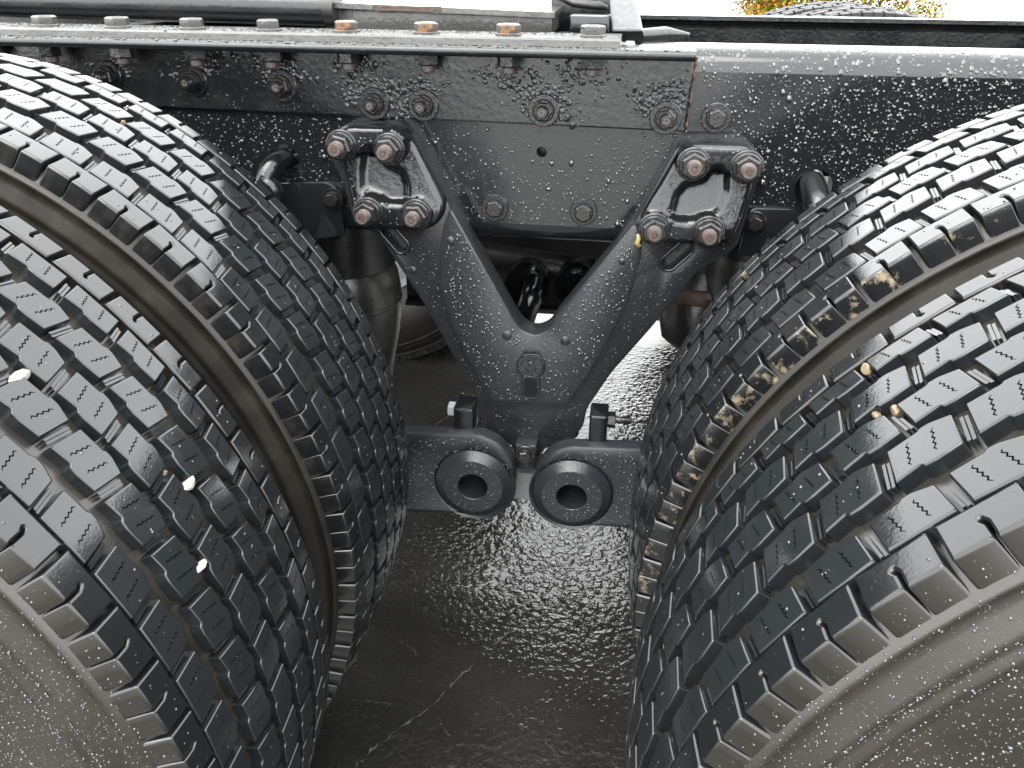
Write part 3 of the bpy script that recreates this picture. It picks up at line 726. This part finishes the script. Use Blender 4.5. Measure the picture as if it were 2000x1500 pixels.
# ---- suspension arms
YM, YBOSS = .684, .672
def arm(px, eye, rad_out, rad_in, hole, fx):
    c = P(*eye, YM); a = plate_obj('suspension_arm', M['cast'], truck, rounded(PL(px, YM), .012, 4), YM, YM+.024, .006, holes=[circle((c.x, c.z), rad_out, 40)], floor=None)
    mb = MB(); mb.lathe([(rad_out*1.01, -.006), (rad_out*.985, -.0005), (rad_in*1.02, .0078), (rad_in*1.0, .0086), (rad_in*.985, .0090), (hole*1.03, .0090), (hole, .0078), (hole, -.049)], (c.x, YM, c.z), (0, -1, 0), 48); mb.f = mb.f[:-2]; mb.mi = mb.mi[:-2]
    bo = mb.build('bushing_boss', M['cast'], a, 16)
    mb = MB(); mb.lathe([(rad_out*.9, -.010), (rad_out*.9, -.062), (hole, -.062)], (c.x, YM, c.z), (0, -1, 0), 40); mb.f = mb.f[:-2]; mb.mi = mb.mi[:-2]; mb.build('bushing_sleeve', M['cast'], a, 40)
    mb = MB(); mb.lathe([(hole, -.046), (hole*.5, -.040), (0, -.040)], (c.x, YM, c.z), (0, -1, 0), 24); mb.build('pin_end', M['dark'], a, 40)
    D = Drops()
    for _ in range(1100):
        q = P(random.uniform(770, 1010) if fx < 0 else random.uniform(1035, 1260), random.uniform(840, 1045), YM); dd = math.hypot(q.x-c.x, q.z-c.z)
        if inside((q.x, q.z), offset(ccw(PL(px, YM)), -.008)):
            if dd > rad_out*1.02: D.put((q.x, YM, q.z), (0, -1, 0), rad(.0006, .0020), .75)
            elif hole*1.1 < dd < rad_in*.95: D.put((q.x, YM-.009, q.z), (0, -1, 0), rad(.0006, .0018), .75)
    D.build('raindrops', a); return a
armL = arm([(560, 840), (940, 850), (978, 868), (1003, 905), (1007, 950), (995, 990), (965, 1008), (560, 992)], (925, 945), .0620, .0480, .0235, -1)
armR = arm([(1490, 885), (1110, 872), (1075, 882), (1046, 915), (1038, 960), (1050, 1000), (1085, 1026), (1490, 1045)], (1117, 965), .0620, .0480, .0235, 1)
def clamp(px, parent, flip):
    x0, y0, x1, y1 = px; q0, q1 = P(x0, y1, .70), P(x1, y0, .70); o = plate_obj('clamp_lug', M['pad'], parent, rounded([(q0.x, q0.z), (q1.x, q0.z), (q1.x, q1.z), (q0.x, q1.z)], .004, 3), .70, .74, .004)
    zc = (q0.z*.3+q1.z*.7); mb = MB(); s = -1 if flip else 1; xx = q0.x if flip else q1.x
    mb.lathe([(.0125, -.002), (.0125, .010), (.0105, .0115)], (xx, .722, zc), (s, 0, 0), 6, 0, .4)
    if not flip: mb.lathe([(.0055, .008), (.0055, .034), (.0045, .036)], (xx, .722, zc), (s, 0, 0), 12)
    mb.build('clamp_bolt', M['bolt'] if not flip else M['galv'], parent, 30)
clamp((886, 800, 924, 850), armL, True); clamp((1148, 814, 1188, 874), armR, False)
# ---- air-spring mounts on the web and bent tubes through it
def mount(px, bpx, tri):
    o = plate_obj('spring_mount', M['rail'], truck, rounded(PL(px, .768), .010, 3), .768, WEB-.0004, .002); bolt(B_SMALL, o, P(*bpx, .768))
    mb = MB(); a, b, c = (P(*tri[0], .767), P(*tri[1], .767), P(*tri[2], .767)); f1 = b+Vector((0, -.012, 0)); f2 = c+Vector((0, -.010, 0))
    mb.add([a, b, c, f1, f2], [(0, 1, 3), (0, 3, 4), (0, 4, 2), (1, 2, 4, 3), (0, 2, 1)]); mb.build('gusset', M['rail'], o, 30)
mount([(430, 360), (640, 356), (662, 370), (672, 466), (600, 478), (430, 476)], (651, 388), [(630, 415), (620, 462), (662, 458)])
mount([(1640, 412), (1470, 406), (1456, 420), (1440, 500), (1500, 502), (1640, 500)], (1473, 434), [(1500, 462), (1478, 500), (1520, 498)])
mb = MB(); a = Vector((hole_a[0], 0, hole_a[1]))
mb.tube(catmull([Vector((a.x+.004, .83, a.z)), Vector((a.x+.002, .785, a.z+.002)), Vector((a.x-.006, .752, a.z-.002)), Vector((a.x-.014, .738, a.z-.022)), P(533, 372, .736), P(528, 420, .736)], 5), .0145, 16)
mb.build('bent_tube', M['pad'], truck, 60)
mb = MB(); a = Vector((hole_b[0], 0, hole_b[1]))
mb.tube(catmull([Vector((a.x, .84, a.z+.004)), Vector((a.x-.004, .78, a.z+.006)), Vector((a.x-.004, .745, a.z-.004)), P(1600, 410, .728), P(1612, 450, .728)], 5), [.0175]*21, 16)
mb.build('bent_tube', M['pad'], truck, 60)
# ---- rain on rail web and rounded top corner
D = Drops(); wx = [(x, z) for x, z in PL([(300, 215), (2100, 215), (2100, 480), (300, 480)], WEB)]
for _ in range(9500):
    a, b = random.uniform(330, 2010), random.uniform(130, 475); q = P(a, b, WEB)
    if q.z > ZT-CRN or q.z < ZB+CRN or (q.x < xr+.004 and q.z > zl-.03 and b < 214+(a-420)*.0486+6): continue
    if any(math.hypot(q.x-h[0], q.z-h[1]) < r_ for h, r_ in ((hole_a, .026), (hole_b, .029), (hole_s, .011))): continue
    D.put(q, (0, -1, 0), rad(.0006, .0026) if random.random() < .994 else random.uniform(.003, .0042), .75, random.uniform(.9, 1.35))
for _ in range(600):
    x = random.uniform(xr+.005, .75); an = R_(random.uniform(90, 180)); y, z = WEB+CRN+CRN*math.cos(an), ZT-CRN+CRN*math.sin(an)
    D.put((x, y, z), (0, math.cos(an), math.sin(an)), rad(.0007, .0034), .25, random.uniform(.9, 1.5))
D.build('raindrops', nrail)
D = Drops()
for _ in range(900):
    a, b = random.uniform(330, 1345), random.uniform(105, 255); q = P(a, b, YA)
    if q.z < .995 and b < 210+(a-420)*.0486: D.put(q, (0, -1, 0), rad(.0006, .0020), .7)
for _ in range(900): D.put((random.uniform(-.75, xe-.004), random.uniform(YL+.004, .719), 1.0125), (0, 0, 1), rad(.0008, .003), .5)
D.build('raindrops', angle)

# ---- behind the bracket: axles, air springs, crossmember, torque rod, added light-blocking plates
for sx in (-1, 1):
    mb = MB(); mb.lathe([(.075, .55), (.075, .64), (.062, .68), (.062, 1.75), (.075, 1.80), (.075, 1.86)], (sx*AX, 0, ZC), (0, 1, 0), 24); ax = mb.build('axle', M['dark'], truck, 40)
    mb = MB(); mb.lathe([(.06, -.17), (.13, -.12), (.165, -.03), (.165, .03), (.13, .12), (.06, .17)], (sx*AX, 1.18, ZC), (1, 0, 0), 28); mb.build('differential', M['dark'], ax, 40)
q = P(664, 520, .93)
mb = MB(); mb.lathe([(.094, .30), (.098, .20), (.098, .120), (.06, .118)], (q.x, .93, q.z-.11), (0, 0, 1), 32); spr = MB()
spr.lathe([(.070, -.115), (.078, -.105), (.086, -.06), (.097, -.01), (.103, .035), (.1035, .07), (.100, .10), (.090, .120), (.05, .124)], (q.x, .93, q.z-.11), (0, 0, 1), 40); aspr = spr.build('air_spring', M['bellows'], truck, 50)
mb.build('top_plate', M['dark'], aspr, 35)
mb = MB(); mb.lathe([(.1042, .050), (.1052, .053), (.1042, .056)], (q.x, .93, q.z-.11), (0, 0, 1), 40); mb.build('moulded_ring', M['bellows'], aspr, 60)
q = P(1372, 575, .95)
spr = MB(); spr.lathe([(.03, -.10), (.062, -.075), (.072, -.03), (.072, .06), (.05, .10), (.03, .12)], (q.x, .95, q.z), (0, .25, 1), 32); bch = spr.build('brake_chamber', M['dark'], truck, 40)
mb = MB(); mb.lathe([(.0735, -.012), (.0765, -.008), (.0765, .010), (.0735, .014)], (q.x, .95, q.z), (0, .25, 1), 32); mb.build('clamp_band', M['rust'], bch, 40)
q = P(1440, 545, .90)
spr = MB(); spr.lathe([(.06, -.12), (.08, -.04), (.092, .04), (.085, .08), (.04, .085)], (q.x+.03, .93, q.z-.03), (0, 0, 1), 32); a2 = spr.build('air_spring', M['bellows'], truck, 50)
mb = MB(); mb.lathe([(.082, .25), (.088, .15), (.088, .075), (.05, .074)], (q.x+.03, .93, q.z-.03), (0, 0, 1), 32); mb.build('top_plate', M['dark'], a2, 35)
q = P(1100, 520, 1.15)
mb = MB(); mb.tube([P(560, 440, 1.2), P(1240, 548, 1.12)], .030, 20); mb.build('drive_shaft', M['dark'], truck, 40)
mb = MB(); mb.box((-1.5, 1.0, 1.020), (.10, 1.60, 1.034)); mb.build('sky_block_plate', M['dark'], truck, 30)  # unseen deck between the rails, added to keep sky light off the underside
mb = MB(); a, b_ = P(900, 508, 1.30), P(1230, 600, 1.30)
mb.box((a.x-.12, 1.28, b_.z-.005), (b_.x+.10, 1.30, a.z+.16)); mb.box((a.x-.12, 1.262, b_.z-.012), (b_.x+.10, 1.30, b_.z-.002)); mb.build('crossmember', M['dark'], truck, 30)
for x_ in (1030, 1130):
    mb = MB(); c = P(x_, 553, 1.08); mb.lathe([(.040, -.03), (.042, -.026), (.042, .026), (.040, .03), (.028, .032), (.026, .020), (0, .020)], c, (0, -1, 0), 28); eye = mb.build('rod_eye', M['pad'], truck, 35)
    if x_ == 1030:
        mb = MB(); mb.tube(catmull([c+Vector((.006, .0, 0)), P(1042, 556, 1.03), P(1036, 585, 1.0), P(1018, 640, .99), P(985, 760, .985), P(965, 840, .98)], 5), .0205, 18); mb.build('torque_rod', M['pad'], truck, 60)
mb = MB(); c0, c1 = P(1062, 560, 1.06), P(1106, 596, 1.06); mb.box((c0.x, 1.06, c1.z), (c1.x, 1.12, c0.z)); mb.build('rod_bracket', M['dark'], truck, 30)
mb = MB(); mb.box((.06, .872, .835), (1.0, 1.548, .845)); mb.box((.06, .872, .80), (.068, 1.548, .835)); mb.build('crossmember', M['dark'], truck, 30)  # unseen plate added between the rails to block the sky's reflection on the ground
# crossmembers further along the frame
for x_ in (-.95, 1.05):
    mb = MB(); mb.box((x_-.004, .79, .76), (x_+.004, 1.63, .99)); mb.box((x_-.004, .79, .982), (x_+.07, 1.63, .99)); mb.build('crossmember', M['dark'], truck, 30)

# ------------------------------------------------------------------ stones wedged in the treads
def on_tread(px, py, side, Rr):
    d = ray(px, py); ax, az = side*AX, ZC; a = d.x**2+d.z**2; b = 2*((CAM.x-ax)*d.x+(CAM.z-az)*d.z); c = (CAM.x-ax)**2+(CAM.z-az)**2-Rr*Rr
    return CAM+d*((-b-math.sqrt(b*b-4*a*c))/(2*a))
def stone(px, side, size, mat, label, group=None, Rr=.517):
    q = on_tread(*px, side, Rr); bm = bmesh.new(); bmesh.ops.create_icosphere(bm, subdivisions=2, radius=1)
    ph = [Vector([random.uniform(-1, 1) for _ in range(3)]).normalized() for _ in range(9)]; dd = [random.uniform(.55, .85) for _ in ph]
    for v in bm.verts:
        for n, d in zip(ph, dd):
            k = v.co.dot(n)
            if k > d: v.co -= n*(k-d)
        v.co = Vector((v.co.x*size[0], v.co.y*size[1], v.co.z*size[2]))
    me = bpy.data.meshes.new('pebble'); bm.to_mesh(me); bm.free(); me.materials.append(mat); me.polygons.foreach_set('use_smooth', [True]*len(me.polygons)); me.set_sharp_from_angle(angle=R_(25))
    o = link('pebble', me, None, q); n = Vector((q.x-side*AX, 0, q.z-ZC)).normalized(); o.rotation_euler = n.to_track_quat('Z', 'Y').to_euler(); tag(o, label, 'pebble', group); return o
stone((40, 736), -1, (.0110, .0050, .006), M['pebble_white'], 'long pale stone lying flat across a tread groove above the other white stones', Rr=.519)
stone((366, 946), -1, (.0115, .0050, .008), M['pebble_white'], 'white angular stone wedged upright in tread groove', Rr=.519)
stone((385, 1110), -1, (.0115, .0040, .007), M['pebble_white'], 'thin cream stone sliver lodged in tread groove below the white angular stone', Rr=.519)
GP = 'small tan pebbles stuck in one outer tyre'; LP = 'small tan pebble stuck in the outer tyre in front of the mud-spattered inner tyre'
for px, sd_, sz, lb, gp in (((240, 241), -1, .004, 'yellowish pebble stuck in the tread of the inner tyre without mud', None), ((1480, 566), 1, .0045, 'small tan pebble stuck in the tread of the mud-spattered inner tyre', None),
        ((320, 925), -1, .003, 'tiny tan pebble beside the white angular stone in the tread', None), ((1752, 806), 1, .0055, LP, GP), ((1692, 722), 1, .0052, LP, GP), ((1712, 812), 1, .004, LP, GP), ((1464, 1041), 1, .003, LP, GP),
        ((1447, 1142), 1, .004, LP, GP), ((1309, 1138), 1, .004, LP, GP), ((1307, 1264), 1, .005, LP, GP)):
    stone(px, sd_, (sz*1.2, sz*.8, sz), M['pebble_tan'], lb, gp)
q = G(1131, 1047, .004); bm = bmesh.new(); bmesh.ops.create_icosphere(bm, subdivisions=2, radius=.0055); me = bpy.data.meshes.new('pebble'); bm.to_mesh(me); bm.free(); me.materials.append(M['pebble_tan'])
tag(link('pebble', me, None, q), 'tan pebble lying loose on the wet pavement', 'pebble')

# ------------------------------------------------------------------ autumn shrub beyond the lot
sh = bpy.data.objects.new('shrub', None); COL.objects.link(sh); sh.location = (2.85, 12.2, 0)
tag(sh, 'green and orange autumn shrub standing beyond the truck', 'shrub')
mb = MB()
for k in range(7):
    a = k*.9; mb.tube([(0, 0, -.02), (.25*math.cos(a), .25*math.sin(a), .5), (.7*math.cos(a), .7*math.sin(a), 1.2)], [.035, .025, .008], 7)
mb.build('stem', M['bark'], sh, 60)
mb = MB()
clumps = [(random.gauss(0, .55), random.gauss(0, .5), random.uniform(.10, 1.5), random.uniform(.25, .42)) for _ in range(60)]
for cx, cy, cz, cr in clumps:
    cx = max(-1.05, min(1.0, cx*1.6))
    for _ in range(330):
        d = Vector([random.gauss(0, 1) for _ in range(3)]).normalized(); q = Vector((cx, cy, cz))+d*cr*random.uniform(.6, 1.05); n = (d+Vector([random.gauss(0, .5) for _ in range(3)])).normalized(); t1 = n.orthogonal().normalized(); t2 = n.cross(t1); s = random.uniform(.022, .042)
        mb.add([q-t1*s, q+t2*s*.55, q+t1*s, q-t2*s*.55], [(0, 1, 2, 3)])
o = mb.build('foliage', M['leaf'], sh, 180); o['kind'] = 'stuff'
